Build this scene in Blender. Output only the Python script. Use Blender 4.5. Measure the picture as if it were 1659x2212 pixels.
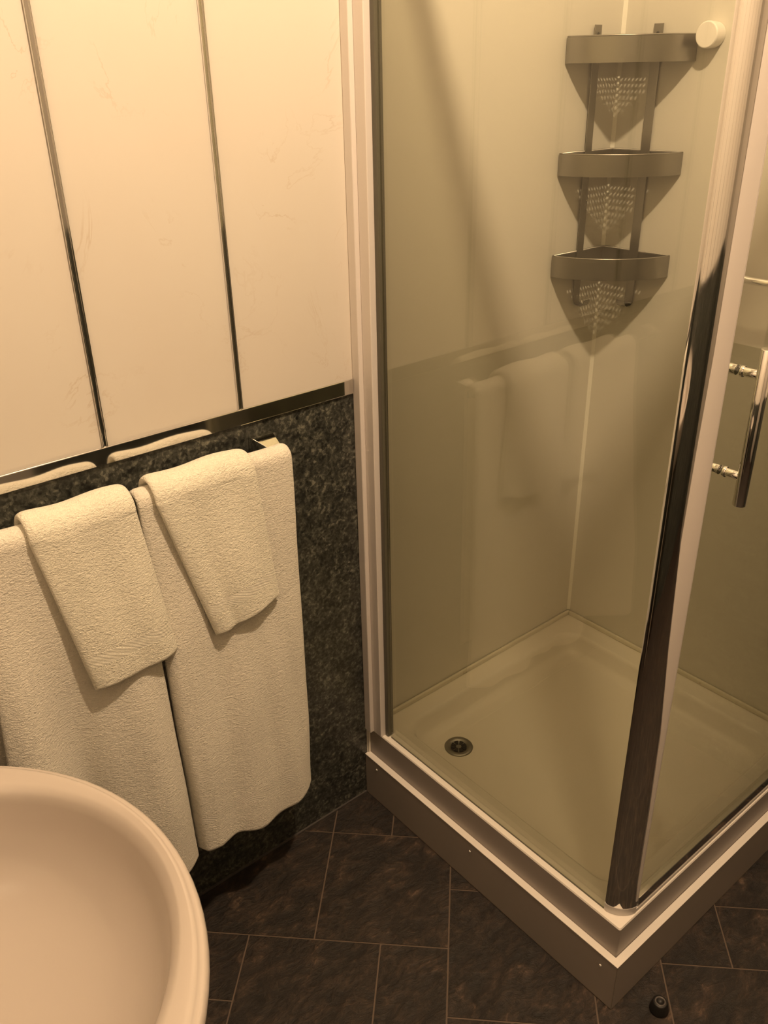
import bpy, bmesh, math, random
from mathutils import Vector, Matrix
import numpy as np
random.seed(7); np.random.seed(7)
S = bpy.context.scene
C = bpy.context.collection
for o in list(bpy.data.objects): bpy.data.objects.remove(o)

# ------------------------------------------------------------------ camera
CAM = Vector((-0.974, -1.2605, 1.5852)); YAW, PIT, ROL, FPX = 0.6866, 0.4737, -0.020, 1862.4
d = Vector((math.sin(YAW)*math.cos(PIT), math.cos(YAW)*math.cos(PIT), -math.sin(PIT)))
r = d.cross(Vector((0, 0, 1))).normalized(); u = r.cross(d)
r2 = r*math.cos(ROL)+u*math.sin(ROL); u2 = u*math.cos(ROL)-r*math.sin(ROL)
cam = bpy.data.cameras.new('camera'); co = bpy.data.objects.new('camera', cam); C.objects.link(co)
co.matrix_world = Matrix(((r2.x, u2.x, -d.x, CAM.x), (r2.y, u2.y, -d.y, CAM.y), (r2.z, u2.z, -d.z, CAM.z), (0, 0, 0, 1)))
cam.sensor_fit = 'VERTICAL'; cam.sensor_height = 36; cam.lens = 36*FPX/2212; cam.clip_start = 0.02
S.camera = co
# ------------------------------------------------------------------ world, light, exposure
S.view_settings.view_transform = 'Standard'; S.view_settings.look = 'None'
S.view_settings.gamma = 1; S.view_settings.use_curve_mapping = False
S.view_settings.exposure = 0.0
w = bpy.data.worlds.new('world'); S.world = w; w.use_nodes = True
w.node_tree.nodes['Background'].inputs[0].default_value = (1, .68, .38, 1)
w.node_tree.nodes['Background'].inputs[1].default_value = 0.0
LX, LY, LZ, LP = -0.19, -0.94, 2.66, 111
LCOL = (1.0, 0.71, 0.445)
S.cycles.max_bounces = 12; S.cycles.diffuse_bounces = 6; S.cycles.glossy_bounces = 6
S.cycles.transparent_max_bounces = 24
S.cycles.caustics_reflective = False

W, D, E0, H1, H2, HS1, HS2 = 0.730, 0.720, 0.015, 0.123, 0.198, 1.062, 1.033
XL, YF, ZC = -1.34, -2.3, 2.9
GX, GY = 0.018, -0.708      # planes of the two panes

# ------------------------------------------------------------------ materials
def mat(name, col=(.8, .8, .8), rough=.5, metal=0.0, **k):
    m = bpy.data.materials.new(name); m.use_nodes = True
    b = m.node_tree.nodes['Principled BSDF']
    b.inputs['Base Color'].default_value = (*col, 1); b.inputs['Roughness'].default_value = rough
    b.inputs['Metallic'].default_value = metal
    for kk, v in k.items(): b.inputs[kk.replace('_', ' ')].default_value = v
    return m
def N(m, t, **k):
    n = m.node_tree.nodes.new(t)
    for a, b in k.items():
        if a in n.inputs.keys() if isinstance(a, str) else False: n.inputs[a].default_value = b
        else: setattr(n, a, b)
    return n
def L(m, a, b): m.node_tree.links.new(a, b)
def coords(m, scale=(1, 1, 1), rot=(0, 0, 0), uv=False):
    t = N(m, 'ShaderNodeTexCoord'); mp = N(m, 'ShaderNodeMapping')
    mp.inputs['Scale'].default_value = scale; mp.inputs['Rotation'].default_value = rot
    L(m, t.outputs['UV' if uv else 'Object'], mp.inputs[0]); return mp.outputs[0]
def ramp(m, fac, stops):
    rr = N(m, 'ShaderNodeValToRGB'); e = rr.color_ramp.elements
    while len(e) < len(stops): e.new(.5)
    for i, (p, c) in enumerate(stops): e[i].position = p; e[i].color = (*c, 1) if len(c) == 3 else c
    L(m, fac, rr.inputs[0]); return rr.outputs[0]
def noise(m, co_, scale, detail=3, rough=.5, dist=0.0):
    n = N(m, 'ShaderNodeTexNoise'); n.inputs['Scale'].default_value = scale; n.inputs['Detail'].default_value = detail
    n.inputs['Roughness'].default_value = rough; n.inputs['Distortion'].default_value = dist
    L(m, co_, n.inputs['Vector']); return n.outputs['Fac']
def math_(m, op, a, b=None, c=None):
    n = N(m, 'ShaderNodeMath', operation=op)
    for i, v in enumerate((a, b, c)):
        if v is None: continue
        if isinstance(v, (int, float)): n.inputs[i].default_value = v
        else: L(m, v, n.inputs[i])
    return n.outputs[0]
def mixc(m, fac, a, b):
    n = N(m, 'ShaderNodeMix', data_type='RGBA'); 
    if isinstance(fac, (int, float)): n.inputs[0].default_value = fac
    else: L(m, fac, n.inputs[0])
    for i, v in ((6, a), (7, b)):
        if isinstance(v, tuple): n.inputs[i].default_value = (*v, 1)
        else: L(m, v, n.inputs[i])
    return n.outputs[2]
def bump(m, h, strength=.3, dist=.002):
    b = N(m, 'ShaderNodeBump'); b.inputs['Strength'].default_value = strength; b.inputs['Distance'].default_value = dist
    L(m, h, b.inputs['Height']); L(m, b.outputs[0], m.node_tree.nodes['Principled BSDF'].inputs['Normal'])
def base(m, c): L(m, c, m.node_tree.nodes['Principled BSDF'].inputs['Base Color'])

M = {}
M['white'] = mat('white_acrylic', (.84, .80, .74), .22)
M['ceramic'] = mat('white_ceramic', (.44, .395, .355), .22, Specular_IOR_Level=.4, Coat_Weight=.3, Coat_Roughness=.03)
M['frame'] = mat('satin_white_aluminium', (.70, .66, .63), .35)
M['plinth'] = mat('shaded_white_plinth', (.37, .33, .30), .42)  # white plinth faces, their shade put into the colour
M['chrome'] = mat('chrome', (.82, .81, .79), .06, 1)
M['liner'] = mat('white_shower_liner', (.70, .675, .62), .28)
M['paint'] = mat('darkened_paint', (.30, .275, .24), .7)  # kept dark to cut bounce from the unseen ceiling and front wall
M['rubber'] = mat('black_rubber', (.012, .011, .010), .5)
M['ring'] = mat('grey_rubber', (.09, .08, .075), .4)
M['dark_edge'] = mat('seal_and_dark_reflection', (.10, .095, .07), .35)  # pane seal tone; the chrome glazing bead's dark reflection is put into this colour
M['dark'] = mat('dark_void', (.01, .01, .01), .6)
M['screwcap'] = mat('white_cap', (.85, .82, .78), .3)
M['seal'] = mat('silicone', (.78, .74, .64), .4)
M['bead'] = mat('corner_silicone', (.88, .86, .80), .35)
M['seal_dirty'] = m = mat('silicone_mould', (.70, .66, .56), .5)
f = noise(m, coords(m), 18, 5, .7); base(m, ramp(m, f, [(.0, (.74, .70, .60)), (.66, (.74, .70, .60)), (.74, (.28, .21, .13)), (1, (.2, .15, .1))]))
M['steel'] = m = mat('brushed_steel', (.34, .325, .30), .33, 1)
f = noise(m, coords(m, (60, 60, 1.5)), 6, 4); 
rr = N(m, 'ShaderNodeMapRange'); rr.inputs[3].default_value = .24; rr.inputs[4].default_value = .42; L(m, f, rr.inputs[0])
L(m, rr.outputs[0], m.node_tree.nodes['Principled BSDF'].inputs['Roughness'])
M['drain'] = mat('drain_metal', (.30, .29, .26), .35, 1)
# marbled cream panel: faint broken brown veins
M['marble'] = m = mat('cream_marble_panel', (.84, .79, .70), .30)
cc = coords(m, (1, 1, .75), (0, 0, 0))
n1 = noise(m, cc, 5.5, 6, .62, .9); a = math_(m, 'ABSOLUTE', math_(m, 'SUBTRACT', n1, .5))
vein = math_(m, 'SUBTRACT', 1.0, math_(m, 'MINIMUM', math_(m, 'MULTIPLY', a, 95.0), 1.0))
msk = ramp(m, noise(m, cc, 7, 3, .5), [(.50, (0, 0, 0)), (.68, (1, 1, 1))])
vv = math_(m, 'MULTIPLY', vein, msk)
cloud = ramp(m, noise(m, cc, 3.2, 4, .6), [(.3, (.695, .645, .575)), (.7, (.71, .675, .61))])
base(m, mixc(m, math_(m, 'MULTIPLY', vv, .38), cloud, (.46, .34, .22)))
# dark speckled granite
M['granite'] = m = mat('dark_granite_panel', (.05, .05, .045), .30)
cc = coords(m)
n1 = noise(m, cc, 80, 5, .74, .5); n2 = noise(m, cc, 24, 4, .6, .8)
vr = N(m, 'ShaderNodeTexVoronoi'); vr.inputs['Scale'].default_value = 190; L(m, cc, vr.inputs['Vector'])
mixed = math_(m, 'ADD', math_(m, 'MULTIPLY', n1, .55), math_(m, 'ADD', math_(m, 'MULTIPLY', n2, .3), math_(m, 'MULTIPLY', vr.outputs['Color'], .15)))
base(m, ramp(m, mixed, [(.38, (.010, .011, .010)), (.47, (.032, .034, .030)), (.55, (.075, .078, .066)), (.63, (.19, .19, .155)), (.78, (.38, .36, .29))]))
m.node_tree.nodes['Principled BSDF'].inputs['Roughness'].default_value = .32
# slate floor
def slate(name, off):
    m = mat(name, (.03, .02, .015), .5)
    t = N(m, 'ShaderNodeTexCoord'); mp = N(m, 'ShaderNodeMapping'); mp.inputs['Location'].default_value = off
    mp.inputs['Rotation'].default_value = (0, 0, off[0]); mp.inputs['Scale'].default_value = (1, 1.7, 1)
    L(m, t.outputs['Object'], mp.inputs[0]); cc = mp.outputs[0]
    n1 = noise(m, cc, 13, 10, .72, .7); n2 = noise(m, cc, 42, 8, .7, .8)
    q = math_(m, 'ADD', math_(m, 'MULTIPLY', n1, .6), math_(m, 'MULTIPLY', n2, .4))
    base(m, ramp(m, q, [(.38, (.006, .0045, .0035)), (.49, (.017, .0115, .008)), (.57, (.044, .028, .019)), (.65, (.15, .098, .063)), (.8, (.25, .17, .11))]))
    bump(m, q, .9, .007)
    m.node_tree.nodes['Principled BSDF'].inputs['Roughness'].default_value = .48
    return m
SL = [slate('slate_tile_%s' % n, o) for n, o in (('brown', (0, 0, 0)), ('grey', (1.3, 4, 0)), ('dark', (2.4, 9, 0)))]
M['grout'] = mat('brown_grout', (.13, .095, .07), .7)
# towel
def towel(name, col, bscale):
    m = mat(name, col, .95, Sheen_Weight=.35, Sheen_Roughness=.5)
    cc = coords(m, (1, 1, 1.8)); cu = coords(m, uv=True)
    n1 = noise(m, cc, 210, 3, .65, .6); n2 = noise(m, cc, 95, 3, .6, 1.2); n3 = noise(m, cc, 620, 2)
    pile = math_(m, 'ADD', math_(m, 'MULTIPLY', n1, .55), math_(m, 'ADD', math_(m, 'MULTIPLY', n2, .6), math_(m, 'MULTIPLY', n3, .3)))
    sp = N(m, 'ShaderNodeSeparateXYZ'); L(m, cu, sp.inputs[0])
    lo, hi = bscale
    v = sp.outputs[1]
    band = math_(m, 'MULTIPLY', math_(m, 'GREATER_THAN', v, lo), math_(m, 'LESS_THAN', v, hi))
    wv = math_(m, 'SINE', math_(m, 'ADD', math_(m, 'MULTIPLY', sp.outputs[0], 1500.), math_(m, 'MULTIPLY', v, 2600.)))
    ribs = math_(m, 'ADD', math_(m, 'MULTIPLY', wv, .10), .45)
    n = N(m, 'ShaderNodeMix', data_type='FLOAT'); L(m, band, n.inputs[0]); L(m, pile, n.inputs[2]); L(m, ribs, n.inputs[3])
    bump(m, n.outputs[0], .85, .0075)
    base(m, ramp(m, pile, [(.35, tuple(c*.86 for c in col)), (.8, col)]))
    return m
M['bath'] = towel('bath_towel_terry', (.92, .88, .77), (.078, .094))
M['hand'] = towel('hand_towel_terry', (.96, .93, .79), (.045, .068))
# glass: thin clear pane, slight green-yellow tint, mirror reflection by Fresnel
def glass(name, tint):
    m = bpy.data.materials.new(name); m.use_nodes = True; nt = m.node_tree
    nt.nodes.remove(nt.nodes['Principled BSDF']); out = nt.nodes['Material Output']
    geo = N(m, 'ShaderNodeNewGeometry'); ior = N(m, 'ShaderNodeMapRange')
    ior.inputs[3].default_value = 1.5; ior.inputs[4].default_value = 1/1.5; L(m, geo.outputs['Backfacing'], ior.inputs[0])
    fr = N(m, 'ShaderNodeFresnel'); L(m, ior.outputs[0], fr.inputs['IOR'])
    tr = N(m, 'ShaderNodeBsdfTransparent'); tr.inputs[0].default_value = (*tint, 1)
    gl = N(m, 'ShaderNodeBsdfGlossy'); gl.inputs['Roughness'].default_value = 0.0; gl.inputs[0].default_value = (1, 1, 1, 1)
    mx = N(m, 'ShaderNodeMixShader'); L(m, fr.outputs[0], mx.inputs[0]); L(m, tr.outputs[0], mx.inputs[1]); L(m, gl.outputs[0], mx.inputs[2])
    L(m, mx.outputs[0], out.inputs[0]); return m
M['glass'] = glass('shower_glass', (.862, .870, .812))
M['lamp'] = m = mat('lamp_diffuser', (.9, .85, .75), .5)

# ------------------------------------------------------------------ mesh helpers
def obj(name, bm, m, parent=None, smooth=False, bevel=0, seg=2, loc=None):
    me = bpy.data.meshes.new(name); bmesh.ops.recalc_face_normals(bm, faces=bm.faces[:]); bm.to_mesh(me); bm.free()
    for mm in (m if isinstance(m, (list, tuple)) else [m]): me.materials.append(mm)
    if smooth:
        for p in me.polygons: p.use_smooth = True
        if smooth == 'auto': me.set_sharp_from_angle(angle=math.radians(35))
    o = bpy.data.objects.new(name, me); C.objects.link(o)
    if parent: o.parent = parent
    if bevel:
        b = o.modifiers.new('bevel', 'BEVEL'); b.width = bevel; b.segments = seg; b.limit_method = 'ANGLE'; b.angle_limit = math.radians(40)
    return o
def box(bm, x0, x1, y0, y1, z0, z1, mi=0):
    v = [bm.verts.new((x, y, z)) for x in (x0, x1) for y in (y0, y1) for z in (z0, z1)]
    for q in ((0, 1, 3, 2), (4, 6, 7, 5), (0, 4, 5, 1), (2, 3, 7, 6), (0, 2, 6, 4), (1, 5, 7, 3)):
        fc = bm.faces.new([v[i] for i in q]); fc.material_index = mi
    return v
def boxes(*bs):
    bm = bmesh.new()
    for b in bs: box(bm, *b)
    return bm
def prism(bm, pts, z0, z1, mi=0):
    a = [bm.verts.new((x, y, z0)) for x, y in pts]; b = [bm.verts.new((x, y, z1)) for x, y in pts]
    n = len(pts)
    for i in range(n):
        f_ = bm.faces.new((a[i], a[(i+1) % n], b[(i+1) % n], b[i])); f_.material_index = mi
    bm.faces.new(a[::-1]).material_index = mi; bm.faces.new(b).material_index = mi
def lathe(bm, prof, cx=0, cy=0, n=48, close=True):
    rings = []
    for rr_, z in prof: rings.append([bm.verts.new((cx+rr_*math.cos(2*math.pi*i/n), cy+rr_*math.sin(2*math.pi*i/n), z)) for i in range(n)])
    for a, b in zip(rings, rings[1:]):
        for i in range(n): bm.faces.new((a[i], a[(i+1) % n], b[(i+1) % n], b[i]))
    if close: bm.faces.new(rings[0][::-1]); bm.faces.new(rings[-1])
def tube(bm, pts, rad, n=16, caps=True):
    pts = [Vector(p) for p in pts]; rings = []
    up = None
    for i, p in enumerate(pts):
        t = (pts[min(i+1, len(pts)-1)]-pts[max(i-1, 0)]).normalized()
        if up is None: up = Vector((0, 0, 1)) if abs(t.z) < .9 else Vector((1, 0, 0))
        s_ = t.cross(up).normalized(); up = s_.cross(t).normalized()
        rd = rad[i] if isinstance(rad, (list, tuple)) else rad
        rings.append([bm.verts.new(p+(s_*math.cos(2*math.pi*k/n)+up*math.sin(2*math.pi*k/n))*rd) for k in range(n)])
    for a, b in zip(rings, rings[1:]):
        for k in range(n): bm.faces.new((a[k], a[(k+1) % n], b[(k+1) % n], b[k]))
    if caps: bm.faces.new(rings[0][::-1]); bm.faces.new(rings[-1])
def thing(name, label, cat, loc=(0, 0, 0), group=None):
    o = bpy.data.objects.new(name, None); C.objects.link(o); o.empty_display_size = .05
    o['label'] = label; o['category'] = cat
    if group: o['group'] = group
    return o
def tag(o, label, cat, group=None):
    o['label'] = label; o['category'] = cat
    if group: o['group'] = group
    return o
def struct(o): o['kind'] = 'structure'; return o
def recentre(root, loc):
    """put the Empty at the thing's base, leaving its parts where they stand"""
    root.location = loc
    for c in root.children: c.location = Vector(c.location)-Vector(loc)

# ------------------------------------------------------------------ room shell
T = .1
PX = [-.0117-.2490*k for k in range(0, 6)]           # panel joints on the back wall
# back wall: granite below the rail, marbled panels above, plain white liner inside the shower
bm = boxes((XL-T, W+T, .004, T, 0, ZC, 0), (XL, -.008, 0, .004, 0, HS2+.01, 1), (XL, -.008, 0, .004, HS2+.01, ZC, 2), (-.008, W, 0, .004, 0, ZC, 3))
struct(obj('wall_back', bm, [M['paint'], M['granite'], M['marble'], M['liner']]))
bm = boxes((W+.004, W+T, YF-T, .0, 0, ZC, 0), (W, W+.004, YF, -.728, 0, HS2+.01, 1), (W, W+.004, YF, -.728, HS2+.01, ZC, 2), (W, W+.004, -.728, 0, 0, ZC, 3))
struct(obj('wall_right', bm, [M['paint'], M['granite'], M['marble'], M['liner']]))
bm = boxes((XL-T, XL-.004, YF-T, .004, 0, ZC, 0), (XL-.004, XL, YF, 0, 0, HS2+.01, 1), (XL-.004, XL, YF, 0, HS2+.01, ZC, 2))
struct(obj('wall_left', bm, [M['paint'], M['granite'], M['marble']]))
bm = boxes((XL-T, W+T, YF-T, YF-.004, 0, ZC, 0), (XL, W, YF-.004, YF, 0, HS2+.01, 1), (XL, W, YF-.004, YF, HS2+.01, ZC, 2))
struct(obj('wall_front', bm, [M['paint'], M['granite'], M['paint']]))
M['wood'] = m = mat('unseen_door_paint', (.10, .05, .025), .4)
f = noise(m, coords(m, (14, 14, .9)), 3, 6, .6, .5); base(m, ramp(m, f, [(.3, (.36, .33, .29)), (.7, (.40, .37, .33))]))
struct(obj('unseen_door_1', boxes((-.95, -.08, YF-.001, YF+.035, .004, 2.05)), M['wood'], bevel=.003))  # unseen door, added with its frame to cut bounce light
struct(obj('trim_40', boxes((-1.03, -.95, YF, YF+.02, .002, 2.13), (-.08, 0, YF, YF+.02, .002, 2.13), (-.95, -.08, YF, YF+.02, 2.05, 2.13)), M['wood'], bevel=.002))
struct(obj('ceiling', boxes((XL-T, W+T, YF-T, T, ZC, ZC+T)), M['paint']))
# dado rail strips
struct(obj('trim_1', boxes((XL, -.0135, -.005, 0, HS2, HS1)), M['chrome'], bevel=.0012))
struct(obj('trim_2', boxes((W-.005, W, YF, -.735, HS2, HS1)), M['chrome'], bevel=.0012))
struct(obj('trim_3', boxes((XL, XL+.005, YF, -.001, HS2, HS1)), M['chrome'], bevel=.0012))
k = 4
for x in (-.2617, -.5106, -.7600, -1.009):
    bm = bmesh.new(); box(bm, x-.0045, x+.0045, -.0022, 0, HS1, ZC)
    for s_ in (-1, 1): box(bm, x+s_*.0035-.001, x+s_*.0035+.001, -.0042, -.002, HS1, ZC)
    struct(obj('trim_%d' % k, bm, M['chrome'], bevel=.0006)); k += 1
for y in (-.98, -1.23, -1.48, -1.73, -1.98):
    struct(obj('trim_%d' % k, boxes((W-.003, W, y-.0045, y+.0045, HS1, ZC)), M['chrome'])); k += 1
for y in (-.25, -.5, -.75, -1.0, -1.25, -1.5, -1.75, -2.0):
    struct(obj('trim_%d' % k, boxes((XL, XL+.003, y-.0045, y+.0045, HS1, ZC)), M['chrome'])); k += 1
struct(obj('trim_%d' % k, boxes((XL, -.016, -.004, 0, 0.0005, .004)), M['ring'])); k += 1
bm = bmesh.new(); prism(bm, [(W-.0065, 0), (W, -.0065), (W, 0)], H2+.013, ZC); struct(obj('trim_%d' % k, bm, M['bead'])); k += 1

# floor: tiles in a diagonal modular layout, one mesh
TS = [-.209, -.0735, .0635, .2015, .342, .483, .622, .760]
TT = [-.006, -.1455, -.283, -.425, -.568]
def sline(i):
    if 0 <= i < len(TS): return TS[i]
    return TS[0]+.1395*i if i < 0 else TS[-1]+.1395*(i-len(TS)+1)
def tline(j):   # j grows as t falls
    if 0 <= j < len(TT): return TT[j]
    return TT[0]-.1405*j if j < 0 else TT[-1]-.1405*(j-len(TT)+1)
tiles = [(-1, 1, 2, 2), (1, 1, 2, 2), (-1, 3, 1, 1), (0, 3, 2, 2), (2, 3, 1, 2), (1, 0, 1, 1), (2, 0, 1, 1), (-1, -1, 2, 2), (3, 0, 1, 2), (3, 2, 2, 2), (3, 4, 2, 1), (5, 2, 1, 3), (6, 1, 1, 2), (6, 3, 2, 2), (7, 2, 1, 1), (7, 0, 2, 2), (8, 2, 2, 1), (-1, 4, 1, 2)]
used = {}
lay = []
def put(i, j, a, b):
    for p in range(a):
        for q in range(b):
            if (i+p, j+q) in used: return False
    for p in range(a):
        for q in range(b): used[(i+p, j+q)] = 1
    lay.append((i, j, a, b)); return True
for t in tiles: put(*t)
rnd = random.Random(3)
for j in range(-14, 22):
    for i in range(-14, 24):
        if (i, j) in used: continue
        for a, b in rnd.choice((((2, 2), (1, 2), (1, 1)), ((2, 1), (1, 1)), ((1, 2), (1, 1)), ((2, 2), (2, 1), (1, 1)))):
            if put(i, j, a, b): break
bm = bmesh.new(); g = .0016
A45 = math.radians(45.3); rs = random.Random(5)
def clipto(poly, keep):
    out = []
    for i in range(len(poly)):
        p, q = poly[i], poly[(i+1) % len(poly)]; kp, kq = keep(p), keep(q)
        if kp >= 0: out.append(p)
        if (kp >= 0) != (kq >= 0):
            t_ = kp/(kp-kq); out.append((p[0]+(q[0]-p[0])*t_, p[1]+(q[1]-p[1])*t_))
    return out
c45 = math.sqrt(.5)
for (i, j, a, b) in lay:
    s0, s1, t1, t0 = sline(i)+g, sline(i+a)-g, tline(j)-g, tline(j+b)+g
    poly = [((s+t)*c45, (t-s)*c45) for s, t in ((s0, t0), (s1, t0), (s1, t1), (s0, t1))]
    for kf in (lambda p: p[0]-XL, lambda p: W-p[0], lambda p: -p[1], lambda p: p[1]-YF):
        if poly: poly = clipto(poly, kf)
    if len(poly) < 3: continue
    prism(bm, poly, -.004, 0.0, rs.choice((0, 0, 1, 2)))
box(bm, XL-T, W+T, YF-T, T, -.06, -.0012, 3)
struct(obj('floor', bm, SL+[M['grout']]))

# ------------------------------------------------------------------ ceiling lamp (the room's light)
lamp = thing('ceiling_light', 'round ceiling lamp above the shower corner', 'lamp')
bm = bmesh.new(); lathe(bm, [(.10, ZC), (.10, ZC-.02), (.085, ZC-.035), (.02, ZC-.035)], LX, LY); obj('lamp_base', bm, M['frame'], lamp, smooth=False)
recentre(lamp, (LX, LY, ZC))
pl = bpy.data.lights.new('ceiling_bulb', 'POINT'); pl.energy = LP; pl.color = LCOL; pl.shadow_soft_size = .032
po = bpy.data.objects.new('ceiling_bulb', pl); po.location = (LX, LY, LZ); C.objects.link(po)

# ------------------------------------------------------------------ shower tray
tray = thing('shower_tray', 'white square shower tray with rounded sunken base in the corner', 'shower tray')
def rrect(x0, x1, y0, y1, rad, z, n=8):
    pts = []
    for cx, cy, a0 in ((x1-rad, y1-rad, 0), (x0+rad, y1-rad, 90), (x0+rad, y0+rad, 180), (x1-rad, y0+rad, 270)):
        for k_ in range(n+1):
            a = math.radians(a0+90*k_/n); pts.append((cx+rad*math.cos(a), cy+rad*math.sin(a), z))
    return pts
bm = bmesh.new(); rings = []
x0, x1, y0, y1 = 0.0, W-.001, -D, -.001
ix0, ix1, iy0, iy1 = .062, W-.062, -D+.062, -.056
spec = [(x0, x1, y0, y1, .004, .02), (x0, x1, y0, y1, .004, H2-.003), (x0+.0015, x1-.001, y0+.0015, y1-.001, .004, H2),
        (ix0-.006, ix1+.006, iy0-.006, iy1+.006, .050, H2), (ix0, ix1, iy0, iy1, .048, H2-.003), (ix0+.004, ix1-.004, iy0+.004, iy1-.004, .048, H2-.012),
        (ix0+.012, ix1-.012, iy0+.012, iy1-.012, .050, H2-.038), (ix0+.020, ix1-.020, iy0+.020, iy1-.020, .052, H2-.047), (ix0+.036, ix1-.036, iy0+.036, iy1-.036, .05, H2-.052)]
for sp_ in spec: rings.append([bm.verts.new(p) for p in rrect(*sp_)])
for a, b in zip(rings, rings[1:]):
    n = len(a)
    for i in range(n): bm.faces.new((a[i], a[(i+1) % n], b[(i+1) % n], b[i]))
bm.faces.new(rings[0]); bm.faces.new(rings[-1][::-1])
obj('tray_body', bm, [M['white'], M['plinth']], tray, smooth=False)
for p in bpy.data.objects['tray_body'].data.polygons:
    if abs(p.normal.z) < .3 and p.center.z < H2-.01 and (p.center.x < .002 or p.center.y < -D+.002): p.material_index = 1  # outer skirt of the white tray takes the same painted shade
for p in bpy.data.objects['tray_body'].data.polygons: p.use_smooth = len(p.vertices) < 8 and abs(p.normal.z) < .995 and p.center.z > H2-.06 and ix0-.01 < p.center.x < ix1+.01 and iy0-.01 < p.center.y < iy1+.01
ZF = H2-.052
bm = bmesh.new(); dx, dy = .152, -.150
lathe(bm, [(.033, ZF-.002), (.034, ZF+.001), (.032, ZF+.003), (.026, ZF+.0035), (.0215, ZF+.0015), (.0205, ZF+.0008)], dx, dy, 40)
dr = obj('drain', bm, M['drain'], tray, smooth=True)
bm = bmesh.new()
for k_ in range(8):
    a0 = math.radians(45*k_+6); a1 = math.radians(45*k_+39)
    ro, ri = .0185, .007
    v = [bm.verts.new((dx+rr_*math.cos(a_), dy+rr_*math.sin(a_), ZF+.0021)) for rr_, a_ in ((ri, a0), (ro, a0), (ro, (a0+a1)/2), (ro, a1), (ri, a1))]
    v2 = [bm.verts.new((q.co.x, q.co.y, ZF+.0008)) for q in v]
    bm.faces.new(v); bm.faces.new(v2[::-1])
    for i in range(5): bm.faces.new((v[i], v2[i], v2[(i+1) % 5], v[(i+1) % 5]))
obj('drain_slots', bm, M['dark'], dr)
bm = boxes((.02, W-.002, -.009, -.001, H2, H2+.013), (W-.009, W-.001, -D+.03, -.009, H2, H2+.013))
obj('sealant_bead', bm, M['seal_dirty'], tray, bevel=.003)
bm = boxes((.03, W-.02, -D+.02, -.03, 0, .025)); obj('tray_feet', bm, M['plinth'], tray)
recentre(tray, (W/2, -D/2, 0))

# plinth around the tray
pln = thing('tray_plinth', 'two-sided plain plinth boxing in the base of the shower tray', 'plinth')
bm = bmesh.new()
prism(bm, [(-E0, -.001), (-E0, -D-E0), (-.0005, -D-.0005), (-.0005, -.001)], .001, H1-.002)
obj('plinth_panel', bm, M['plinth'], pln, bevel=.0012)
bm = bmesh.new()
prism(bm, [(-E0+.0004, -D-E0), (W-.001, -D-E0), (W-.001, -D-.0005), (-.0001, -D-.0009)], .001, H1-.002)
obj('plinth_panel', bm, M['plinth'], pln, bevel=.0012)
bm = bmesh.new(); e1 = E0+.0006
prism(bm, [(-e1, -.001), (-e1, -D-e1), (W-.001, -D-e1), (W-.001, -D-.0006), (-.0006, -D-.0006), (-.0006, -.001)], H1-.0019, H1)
cap = obj('lit_ledge_strip', bm, M['white'], pln, bevel=.0005); cap['label'] = 'plinth top ledge with its lit tone put into the colour'  # strip added to paint the lit ledge lighter than the faces
for (yy, zz) in ((-.044, .101), (-.357, .097), (-.700, .093)):
    bm = bmesh.new(); bmesh.ops.create_cone(bm, segments=16, radius1=.0026, radius2=.0018, depth=.0016, cap_ends=True, matrix=Matrix.Translation((-E0-.0008, yy, zz)) @ Matrix.Rotation(-math.pi/2, 4, 'Y'))
    obj('screw_cap', bm, M['screwcap'], pln)
bm = boxes((-.006, -.0005, -.0045, -.0005, H1, H2-.004)); obj('sealant_bead', bm, M['seal'], pln)
recentre(pln, (-E0, -D-E0, 0))


# ------------------------------------------------------------------ glass enclosure
GT = 2.08
enc = thing('shower_enclosure', 'corner shower screen with chrome corner post and two clear panes', 'shower screen')
p_ = obj('wall_channel', boxes((-.0130, .030, -.022, -.0005, H2, GT)), M['frame'], enc, bevel=.0018)
obj('frame_profile', boxes((-.0035, .026, -.049, -.0222, H2, GT)), M['frame'], enc, bevel=.0015)
obj('glazing_bead', boxes((.0095, .0255, -.0605, -.0492, H2+.002, GT)), M['dark_edge'], enc, bevel=.0015)
sg = obj('side_pane', boxes((GX-.003, GX+.003, -.682, -.0645, H2+.001, GT-.01)), M['glass'], enc)
obj('pane_seal', boxes((GX-.0045, GX-.0031, -.682, -.066, H2, H2+.0025)), M['dark_edge'], sg)
obj('top_rail', boxes((GX-.012, GX+.012, -.68, -.064, GT-.015, GT+.02), (.06, W-.03, GY-.012, GY+.012, GT-.015, GT+.02)), M['chrome'], enc, bevel=.002)
# corner post: convex chrome extrusion with a white foot
A_, B_ = Vector((.0125, -.6795)), Vector((.0495, -.7165)); ch = (B_-A_).length; cn = Vector((-(A_-B_).y, (A_-B_).x)).normalized()
if cn.x > 0: cn = -cn
half = math.radians(33); Rr = ch/2/math.sin(half); cc_ = (A_+B_)/2-cn*Rr*math.cos(half)
sec = []
for k_ in range(17):
    a = -half+2*half*k_/16; q = cc_+(cn*math.cos(a)+(B_-A_).normalized()*math.sin(a))*Rr; sec.append((q.x, q.y))
sec += [(.0525, -.712), (.0540, -.704), (.052, -.698), (.024, -.675), (.0135, -.674)]
bm = bmesh.new(); prism(bm, sec, H2+.019, GT+.02); cp = obj('corner_post', bm, M['chrome'], enc)
for p in cp.data.polygons: p.use_smooth = True
cp.data.set_sharp_from_angle(angle=math.radians(25))
sec2 = [(.031+(x-.031)*1.03, -.695+(y+.695)*1.03) for x, y in sec]
bm = bmesh.new(); prism(bm, sec2, H2+.0005, H2+.0188); obj('post_foot', bm, M['frame'], cp, bevel=.0008)
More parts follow.
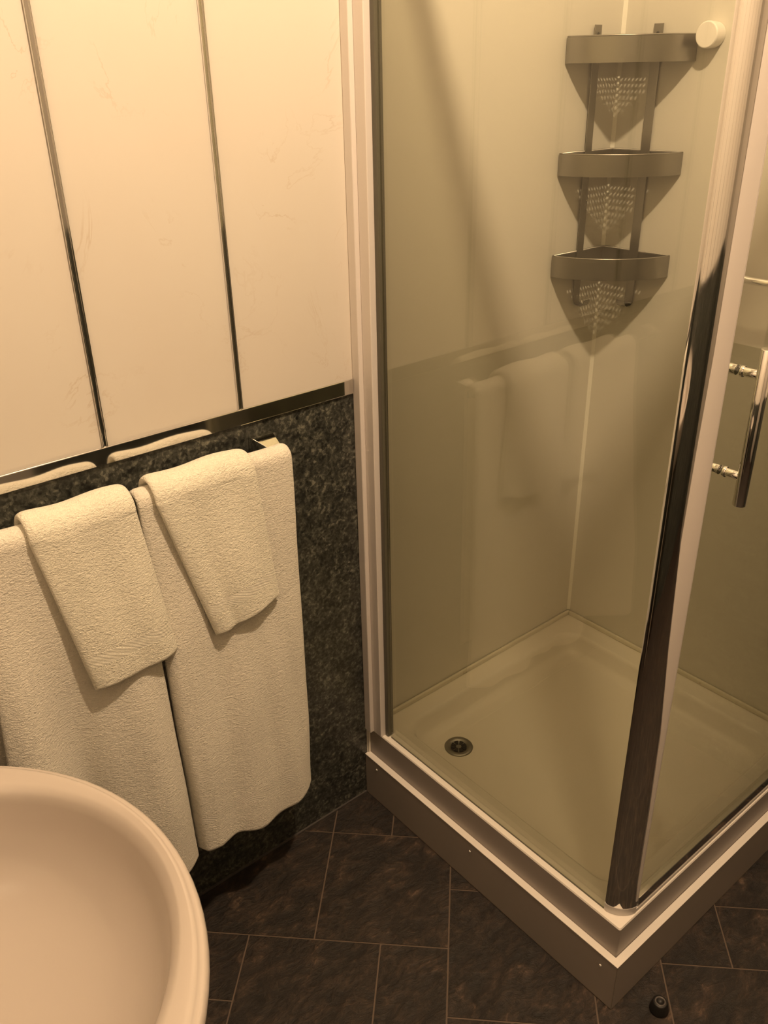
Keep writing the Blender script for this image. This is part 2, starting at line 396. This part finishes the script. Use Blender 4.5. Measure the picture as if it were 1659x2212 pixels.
# satin strip added for the post's pale door-side band, narrowing towards its foot
bm = bmesh.new(); rows = []
for z_, sl in ((.232, .93), (.281, .88), (.45, .86), (.63, .80), (.80, .62), (.98, .50), (1.12, .52), (1.25, .56), (1.5, .57), (1.8, .58), (GT, .58)):
    rin, rout = [], []
    for k_ in range(9):
        a = -half+2*half*(sl+(.985-sl)*k_/8)
        for lst, ro in ((rin, Rr+.0002), (rout, Rr+.0012)):
            q = cc_+(cn*math.cos(a)+(B_-A_).normalized()*math.sin(a))*ro; lst.append(bm.verts.new((q.x, q.y, z_)))
    rows.append(rin+rout[::-1])
for a, b in zip(rows, rows[1:]):
    for i in range(18): bm.faces.new((a[i], a[(i+1) % 18], b[(i+1) % 18], b[i]))
bm.faces.new(rows[0][::-1]); bm.faces.new(rows[-1])
cs = obj('pale_band_strip', bm, M['frame'], cp, smooth='auto'); cs['label'] = 'satin white strip giving the chrome post its pale band'
obj('post_seal', boxes((.0542, .0562, -.715, -.703, H2+.03, GT)), M['frame'], cp, bevel=.0008)
# threshold under the door
obj('door_sill', boxes((.050, W-.002, -.7165, -.694, H2+.0002, H2+.010)), M['frame'], enc, bevel=.002)
obj('jamb_channel', boxes((W-.03, W-.0005, -.725, -.69, H2, GT)), M['frame'], enc, bevel=.002)
# door
door = obj('door', boxes((.057, W-.032, GY-.008, GY+.008, H2+.0125, H2+.034)), M['chrome'], enc, bevel=.0015)
obj('door_top_rail', boxes((.057, W-.032, GY-.008, GY+.008, GT-.045, GT-.016)), M['chrome'], door, bevel=.0015)
obj('door_pane', boxes((.0575, W-.034, GY-.003, GY+.003, H2+.033, GT-.044)), M['glass'], door)
HX, HY = .097, -.742
bm = bmesh.new(); lathe(bm, [(.0085, 1.031), (.0093, 1.032), (.0093, 1.2555), (.0085, 1.2565)], HX, HY, 32)
hd = obj('door_handle', bm, M['chrome'], door, smooth=False, bevel=.0004)
for p in hd.data.polygons: p.use_smooth = len(p.vertices) == 4
def ycyl(bm, x, z, rad, ya, yb, n=24): tube(bm, [(x, ya, z), (x, yb, z)], rad, n)
for z in (1.2200, 1.0735):
    bm = bmesh.new(); ycyl(bm, HX, z, .0062, GY-.0032, HY+.004); ycyl(bm, HX, z, .0078, GY-.0032, GY-.0072); ycyl(bm, HX, z, .0072, GY+.0032, GY+.016)
    so = obj('handle_mount', bm, M['chrome'], hd, smooth=False, bevel=.0004)
    for p in so.data.polygons: p.use_smooth = len(p.vertices) == 4
recentre(enc, (GX, GY, H2))

# ------------------------------------------------------------------ corner caddy
cad = thing('corner_caddy', 'three-tier brushed steel corner caddy with two hooks inside the shower', 'shower caddy')
RAD = .178
def arc(rad, n=28):
    # slightly flattened quarter circle about the corner
    o_ = []
    for k_ in range(n+1):
        a = math.pi/2*k_/n; f_ = 1-.055*math.sin(2*a)**1
        o_.append((W-.003-rad*f_*math.cos(a), -.003-rad*f_*math.sin(a)))
    return o_
def perforated(z):
    bm = bmesh.new(); c_ = .0046; n = int(RAD/c_)+1; vs = {}
    def v(i, j):
        if (i, j) not in vs: vs[(i, j)] = bm.verts.new((W-.004-i*c_, -.004-j*c_, z))
        return vs[(i, j)]
    for i in range(n):
        for j in range(n):
            rm = math.hypot((i+1)*c_, (j+1)*c_)
            if rm > RAD*.955: continue
            th = math.atan2(j+.5, i+.5)
            if rm > RAD*(1-.055*math.sin(2*th))-.003: continue
            if i % 2 == 1 and j % 2 == 1 and 3 < i < n-5 and 3 < j < n-5 and rm < RAD*.85: continue
            bm.faces.new((v(i, j), v(i+1, j), v(i+1, j+1), v(i, j+1)))
    return bm
for zt, hb in ((1.637, .047), (1.423, .043), (1.215, .045)):
    zb = zt-hb
    a1 = arc(RAD); a2 = arc(RAD-.0018)
    bm = bmesh.new(); prism(bm, a1+a2[::-1], zb, zt); sh = obj('shelf', bm, M['steel'], cad, smooth='auto')
    bm = boxes((W-RAD-.003, W-.003, -.0035, -.002, zb, zt-.002), (W-.0035, W-.002, -RAD-.003, -.003, zb, zt-.002))
    obj('shelf_back', bm, M['steel'], sh)
    # thin rolled lip round the top edge
    bm = bmesh.new(); tube(bm, [(x, y, zt) for x, y in arc(RAD-.001)], .0016, 8); tube(bm, [(W-RAD, -.004, zt), (W-.004, -.004, zt), (W-.004, -RAD, zt)], .0016, 8)
    obj('shelf_rim', bm, M['steel'], sh, smooth=True)
    bm = perforated(zb+.004); pf = obj('shelf_base', bm, M['steel'], sh)
    sm = pf.modifiers.new('t', 'SOLIDIFY'); sm.thickness = .0012
XB1, YB2, BW = .6405, -.0905, .011
def hook(path, name):
    pass
# upright on the back wall, with a J hook: wide flat strip swept along its profile
def strip(prof, half, horiz):
    bm = bmesh.new(); th = .0018; pr = [Vector(p) for p in prof]; A, B = [], []
    for i, p in enumerate(pr):
        t_ = (pr[min(i+1, len(pr)-1)]-pr[max(i-1, 0)]).normalized(); nrm = Vector((t_.y, -t_.x))*th/2*-1
        A.append(p+nrm); B.append(p-nrm)
    rows = []
    for a, b in zip(A, B):
        row = []
        for q in (a, b):
            for s_ in (-1, 1): row.append(bm.verts.new((XB1+s_*half, -q[0], q[1]) if horiz else (W-q[0], YB2+s_*half, q[1])))
        rows.append(row)
    for i in range(len(rows)-1):
        r0, r1 = rows[i], rows[i+1]
        for a_, b_ in ((0, 1), (1, 3), (3, 2), (2, 0)): bm.faces.new((r0[a_], r0[b_], r1[b_], r1[a_]))
    for r_ in (rows[0], rows[-1]): bm.faces.new((r_[0], r_[1], r_[3], r_[2]))
    return bm
prof = [(.0055, 1.659), (.0055, 1.105)]
for k_ in range(1, 9):
    a = math.pi/2*k_/8; prof.append((.0055+.010*(1-math.cos(a)), 1.105-.010*math.sin(a)))
prof += [(.026, 1.095)]
for k_ in range(1, 9):
    a = math.pi/2*k_/8; prof.append((.026+.010*math.sin(a), 1.095+.010*(1-math.cos(a))))
prof += [(.036, 1.109)]
for hz in (True, False):
    o_ = obj('upright', strip(prof, BW, hz), M['steel'], cad, bevel=.0005)
    bm = bmesh.new()
    c3 = (XB1, -.0072, 1.642) if hz else (W-.0072, YB2, 1.642)
    bmesh.ops.create_uvsphere(bm, u_segments=16, v_segments=8, radius=.0034, matrix=Matrix.Translation(c3))
    for v_ in bm.verts:
        if hz: v_.co.y = c3[1]+(v_.co.y-c3[1])*.4
        else: v_.co.x = c3[0]+(v_.co.x-c3[0])*.4
    obj('screw', bm, M['dark'], o_, smooth=True)
recentre(cad, (W-.003, -.003, 1.09))

# round white knob on the right wall beside the caddy
bm = bmesh.new(); kx, ky, kz, kr = W-.001, -.2165, 1.634, .0235
tube(bm, [(kx, ky, kz), (kx-.022, ky, kz), (kx-.030, ky, kz), (kx-.0325, ky, kz)], [kr*.93, kr, kr, kr*.94], 40)
kn = tag(obj('wall_knob', bm, M['screwcap'], smooth=False, bevel=.0012), 'round white knob on the shower wall beside the steel caddy', 'knob')
# curved chrome rail further out on the right wall
bm = bmesh.new(); pts = []
for k_ in range(25):
    a = math.pi*k_/24; pts.append((W-.001-.075*math.sin(a)**.8, -.425+.115*math.cos(a), 1.214-.006*math.sin(a)+.010*math.cos(a)*abs(math.cos(a))))
tag(obj('curved_rail', (tube(bm, pts, .0078, 20), bm)[1], M['chrome'], smooth=True), 'curved chrome rail on the shower wall, seen through the door glass', 'rail')

# ------------------------------------------------------------------ towel rail
RY, RZ = -.064, .984
rail = thing('towel_rail', 'chrome wall towel rail with pyramid bracket, mostly hidden by white towels', 'towel rail')
bm = bmesh.new(); tube(bm, [(-.88, RY, RZ), (-.216, RY, RZ)], .008, 20); obj('rail_bar', bm, M['chrome'], rail, smooth=True)
for x in (-.229, -.865):
    bm = bmesh.new(); hx = .0225; zc = .985
    ba = [bm.verts.new((x+a*hx, -.0005, zc+b*hx)) for a, b in ((-1, -1), (1, -1), (1, 1), (-1, 1))]
    bb = [bm.verts.new((x+a*hx, -.012, zc+b*hx)) for a, b in ((-1, -1), (1, -1), (1, 1), (-1, 1))]
    bc = [bm.verts.new((x+a*.008, -.072, zc+b*.008)) for a, b in ((-1, -1), (1, -1), (1, 1), (-1, 1))]
    for r0, r1 in ((ba, bb), (bb, bc)):
        for i in range(4): bm.faces.new((r0[i], r0[(i+1) % 4], r1[(i+1) % 4], r1[i]))
    bm.faces.new(ba[::-1]); bm.faces.new(bc)
    obj('rail_bracket', bm, M['chrome'], rail, bevel=.0008)
recentre(rail, (-.55, 0, RZ))

# ------------------------------------------------------------------ towels
def sstep(a, b, x):
    t_ = min(1, max(0, (x-a)/(b-a))); return t_*t_*(3-2*t_)
def make_towel(name, label, group, m, xl, xr, zbot, zback, off, th, fold, nu, dv, grooves, seed, wob=.0015, zedge=None, edge_r=.012):
    """xl(z), xr(z): edges; off: distance of the sheet's mid-surface from the rail axis; fold(u, z): extra outward push"""
    rg = np.random.RandomState(seed); ph = rg.rand(12)*6.28
    R_ = off
    zf = RZ-zbot; lenf = zf; larc = math.pi*R_; lenb = RZ-zback
    tot = lenf+larc+lenb; nv = int(tot/dv)
    bm = bmesh.new(); uvl = bm.loops.layers.uv.new('UVMap')
    mid = []; 
    def pos(u_, s_):
        if s_ < lenf:
            z = zbot+s_; yy = RY-R_; side = 0
        elif s_ < lenf+larc:
            a = (s_-lenf)/R_; z = RZ+R_*math.sin(a); yy = RY-R_*math.cos(a); side = 1
        else:
            z = RZ-(s_-lenf-larc); yy = RY+R_; side = 2
        zz = min(z, RZ); x = xl(zz)+(xr(zz)-xl(zz))*u_
        if side == 0:
            if zedge: z += zedge(u_)*max(0, 1-s_/.25)
            yy -= fold(u_, zz)
        elif side == 1:
            z += .0035*math.sin(9*u_+ph[0])*math.sin(math.pi*(s_-lenf)/larc)*wob/.0015*.4
        yy += wob*(math.sin(14*u_+7*z+ph[1])*.5+math.sin(23*z-6*u_+ph[2])*.5)*(0.3 if side == 2 else 1)*(1 if side != 1 else .3)
        return Vector((x, yy, z))
    us = [(.5-.5*math.cos(math.pi*i/nu))*.35+.65*i/nu for i in range(nu+1)]
    width = abs(xr(.8)-xl(.8))
    P = [[pos(u_, tot*j/nv) for j in range(nv+1)] for u_ in us]
    fr, bk, arcl = [], [], []
    for i in range(nu+1):
        f0, b0 = [], []
        eu = min(us[i], 1-us[i])*width
        for j in range(nv+1):
            s_ = tot*j/nv
            ev = min(s_, tot-s_)
            tu = (P[min(i+1, nu)][j]-P[max(i-1, 0)][j]); tv = (P[i][min(j+1, nv)]-P[i][max(j-1, 0)])
            nn = tv.cross(tu).normalized()
            def rd(e, rr_): q = min(1, e/rr_); return math.sqrt(max(0, 1-(1-q)**2))
            h = th/2*min(rd(eu, edge_r), rd(ev, .009))
            gsum = 0
            for (gc, gw, gd) in grooves: gsum += gd*math.exp(-((s_-gc)/gw)**2)
            f0.append(bm.verts.new(P[i][j]+nn*max(h-gsum, .0003 if 0 < i < nu and 0 < j < nv else 0))); 
            b0.append(f0[-1] if i in (0, nu) or j in (0, nv) else bm.verts.new(P[i][j]-nn*h))
        fr.append(f0); bk.append(b0)
    def face(vs, ij):
        vs2 = []; ij2 = []
        for v_, q in zip(vs, ij):
            if v_ not in vs2: vs2.append(v_); ij2.append(q)
        if len(vs2) < 3: return
        try: f_ = bm.faces.new(vs2)
        except ValueError: return
        for lp, (i, j) in zip(f_.loops, ij2): lp[uvl].uv = (us[i]*width, tot*j/nv)
    for i in range(nu):
        for j in range(nv):
            ij = [(i, j), (i+1, j), (i+1, j+1), (i, j+1)]
            face([fr[a][b] for a, b in ij], ij); face([bk[a][b] for a, b in ij][::-1], ij[::-1])
    o_ = obj(name, bm, m, smooth=True)
    return tag(o_, label, 'towel', group)

lin = lambda a, za, b, zb: (lambda z: a+(b-a)*(z-za)/(zb-za))
# right bath towel
def foldR(u_, z):
    t_ = (RZ-z)/.75
    prof_ = np.interp(u_, [0, .045, .13, .3, .48, .62, .80, .93, 1], [-.004, .028, .038, .037, .035, .030, .022, .007, -.004])
    ripple = .0045*math.sin(u_*26+z*3)*sstep(.75, .5, z)*sstep(.24, .42, z)*sstep(.45, .8, u_) + .005*math.sin(u_*15+1.2)*sstep(.9, .5, z)
    gut = -.010*math.exp(-((u_-.30-.10*(1-t_))/.09)**2)*sstep(.98, .75, z)
    return prof_*sstep(0, 1, t_**.9)+ripple+gut
make_towel('bath_towel', 'large white bath towel at the right end of the rail, under the smaller hand towel', 'bath towels on the rail', M['bath'],
           lin(-.507, 1.0, -.500, .23), lin(-.2135, 1.0, -.222, .23), .232, .34, .0155, .013, foldR, 100, .0038,
           [(.074, .0026, .0028), (.097, .0026, .0028), (.012, .0020, .0014)], 3, wob=.002, zedge=lambda u_: .010*math.sin(u_*5+1.0)-.004)
def foldL(u_, z):
    t_ = (RZ-z)/.75
    b1 = .062*math.exp(-((u_-.14)/.14)**2); b2 = .048*math.exp(-((u_-.80)/.18)**2)
    v_ = -.012*math.exp(-((u_-.45)/.10)**2)
    return (b1+b2+v_)*sstep(0, .85, t_)+.004*math.sin(u_*21+z*4)*sstep(.8, .4, z)
make_towel('bath_towel', 'large white bath towel at the left end of the rail, hanging behind the basin', 'bath towels on the rail', M['bath'],
           lin(-.755, 1.0, -.790, .60), lin(-.516, 1.0, -.505, .23), .225, .36, .0155, .013, foldL, 100, .0038,
           [(.074, .0026, .0028), (.097, .0026, .0028), (.012, .0020, .0014)], 5, wob=.002)
HG = [(.043, .0024, .0034), (.070, .0024, .0034), (.011, .0020, .0022)]
def foldH1(u_, z):
    t_ = (RZ-z)/.28
    return (.016*math.sin(math.pi*min(1, u_*1.0))**.6+.004*math.sin(u_*9+.5))*sstep(0, 1, t_)+.004*t_
make_towel('hand_towel', 'small cream hand towel with woven band, left of the two on the rail', 'hand towels over the bath towels', M['hand'],
           lin(-.682, 1.0, -.634, .71), lin(-.515, 1.0, -.487, .72), .706, .74, .0295, .013, foldH1, 80, .0022, HG, 11, wob=.0022, zedge=lambda u_: .010*u_-.003)
def foldH2(u_, z):
    t_ = (RZ-z)/.28
    return (.016*math.sin(math.pi*u_)**.6-.007*math.exp(-((u_-.27)/.10)**2)*sstep(.98, .9, z))*sstep(0, 1, t_)+.004*t_
make_towel('hand_towel', 'small cream hand towel with woven band, right one beside the chrome bracket', 'hand towels over the bath towels', M['hand'],
           lin(-.486, 1.0, -.410, .71), lin(-.298, 1.0, -.279, .74), .708, .75, .0295, .013, foldH2, 80, .0022, HG, 17, wob=.0022, zedge=lambda u_: .030*u_-.004)

# ------------------------------------------------------------------ basin
bas = thing('wash_basin', 'round-fronted white ceramic wash basin below the hanging towels', 'wash basin')
BZ = .88; oc = (-1.0515, -.612); ic = (-.9955, -.612)
bm = bmesh.new(); n = 96
prof = [((-1.12, -.612), .095, BZ-.23), ((-1.065, -.612), .17, BZ-.20), ((-1.055, -.612), .225, BZ-.165), (oc, .268, BZ-.11), (oc, .293, BZ-.060), (oc, .303, BZ-.030), (oc, .3095, BZ-.020), (oc, .3105, BZ-.012), (oc, .309, BZ-.006), (oc, .3055, BZ-.0035), (oc, .3035, BZ-.0042),
        (oc, .3015, BZ-.001), (oc, .298, BZ+.0005), ((-1.035, -.612), .281, BZ), ((-1.006, -.612), .247, BZ-.001), (ic, .2345, BZ-.003), (ic, .2290, BZ-.008), (ic, .2255, BZ-.018), (ic, .219, BZ-.040), (ic, .209, BZ-.062), (ic, .195, BZ-.082), (ic, .176, BZ-.100), (ic, .150, BZ-.114), (ic, .118, BZ-.125), (ic, .080, BZ-.132), (ic, .03, BZ-.137)]
rings = []
for (cx, cy), rr_, z in prof:
    ring = []
    for i in range(n):
        a = 2*math.pi*i/n; x = cx+rr_*math.cos(a); y = cy+rr_*math.sin(a)
        ring.append(bm.verts.new((max(x, XL+.002), y, z)))
    rings.append(ring)
for a, b in zip(rings, rings[1:]):
    for i in range(n): bm.faces.new((a[i], a[(i+1) % n], b[(i+1) % n], b[i]))
bm.faces.new(rings[0][::-1]); bm.faces.new(rings[-1])
obj('bowl', bm, M['ceramic'], bas, smooth=True)
bm = bmesh.new(); lathe(bm, [(.105, .001), (.11, .01), (.095, .12), (.082, .4), (.088, .62), (.10, BZ-.228)], -1.13, -.612, 40)
obj('pedestal', bm, M['ceramic'], bas, smooth=True)
bm = bmesh.new(); lathe(bm, [(.027, BZ-.1365), (.027, BZ-.133), (.018, BZ-.134), (.016, BZ-.1362)], ic[0], ic[1], 32); obj('waste', bm, M['chrome'], bas, smooth=True)
recentre(bas, (-1.13, -.612, 0))

# ------------------------------------------------------------------ door stop on the floor
ds = thing('door_stop', 'small black rubber door stop on the floor beside the plinth corner', 'door stop')
bx, by = .049, -.7885
bm = bmesh.new(); lathe(bm, [(.0175, 0), (.0180, .002), (.0175, .006), (.0145, .018), (.0135, .022), (.0120, .024), (.0070, .024), (.0065, .020)], bx+.006, by-.004, 40)
obj('stop_body', bm, M['rubber'], ds, smooth=True)
bm = bmesh.new(); lathe(bm, [(.0070, .0235), (.0072, .0248), (.0095, .0252), (.0102, .0245), (.0102, .0238)], bx+.006, by-.004, 40, close=False); obj('washer', bm, M['ring'], ds, smooth=True)
recentre(ds, (bx+.006, by-.004, 0))
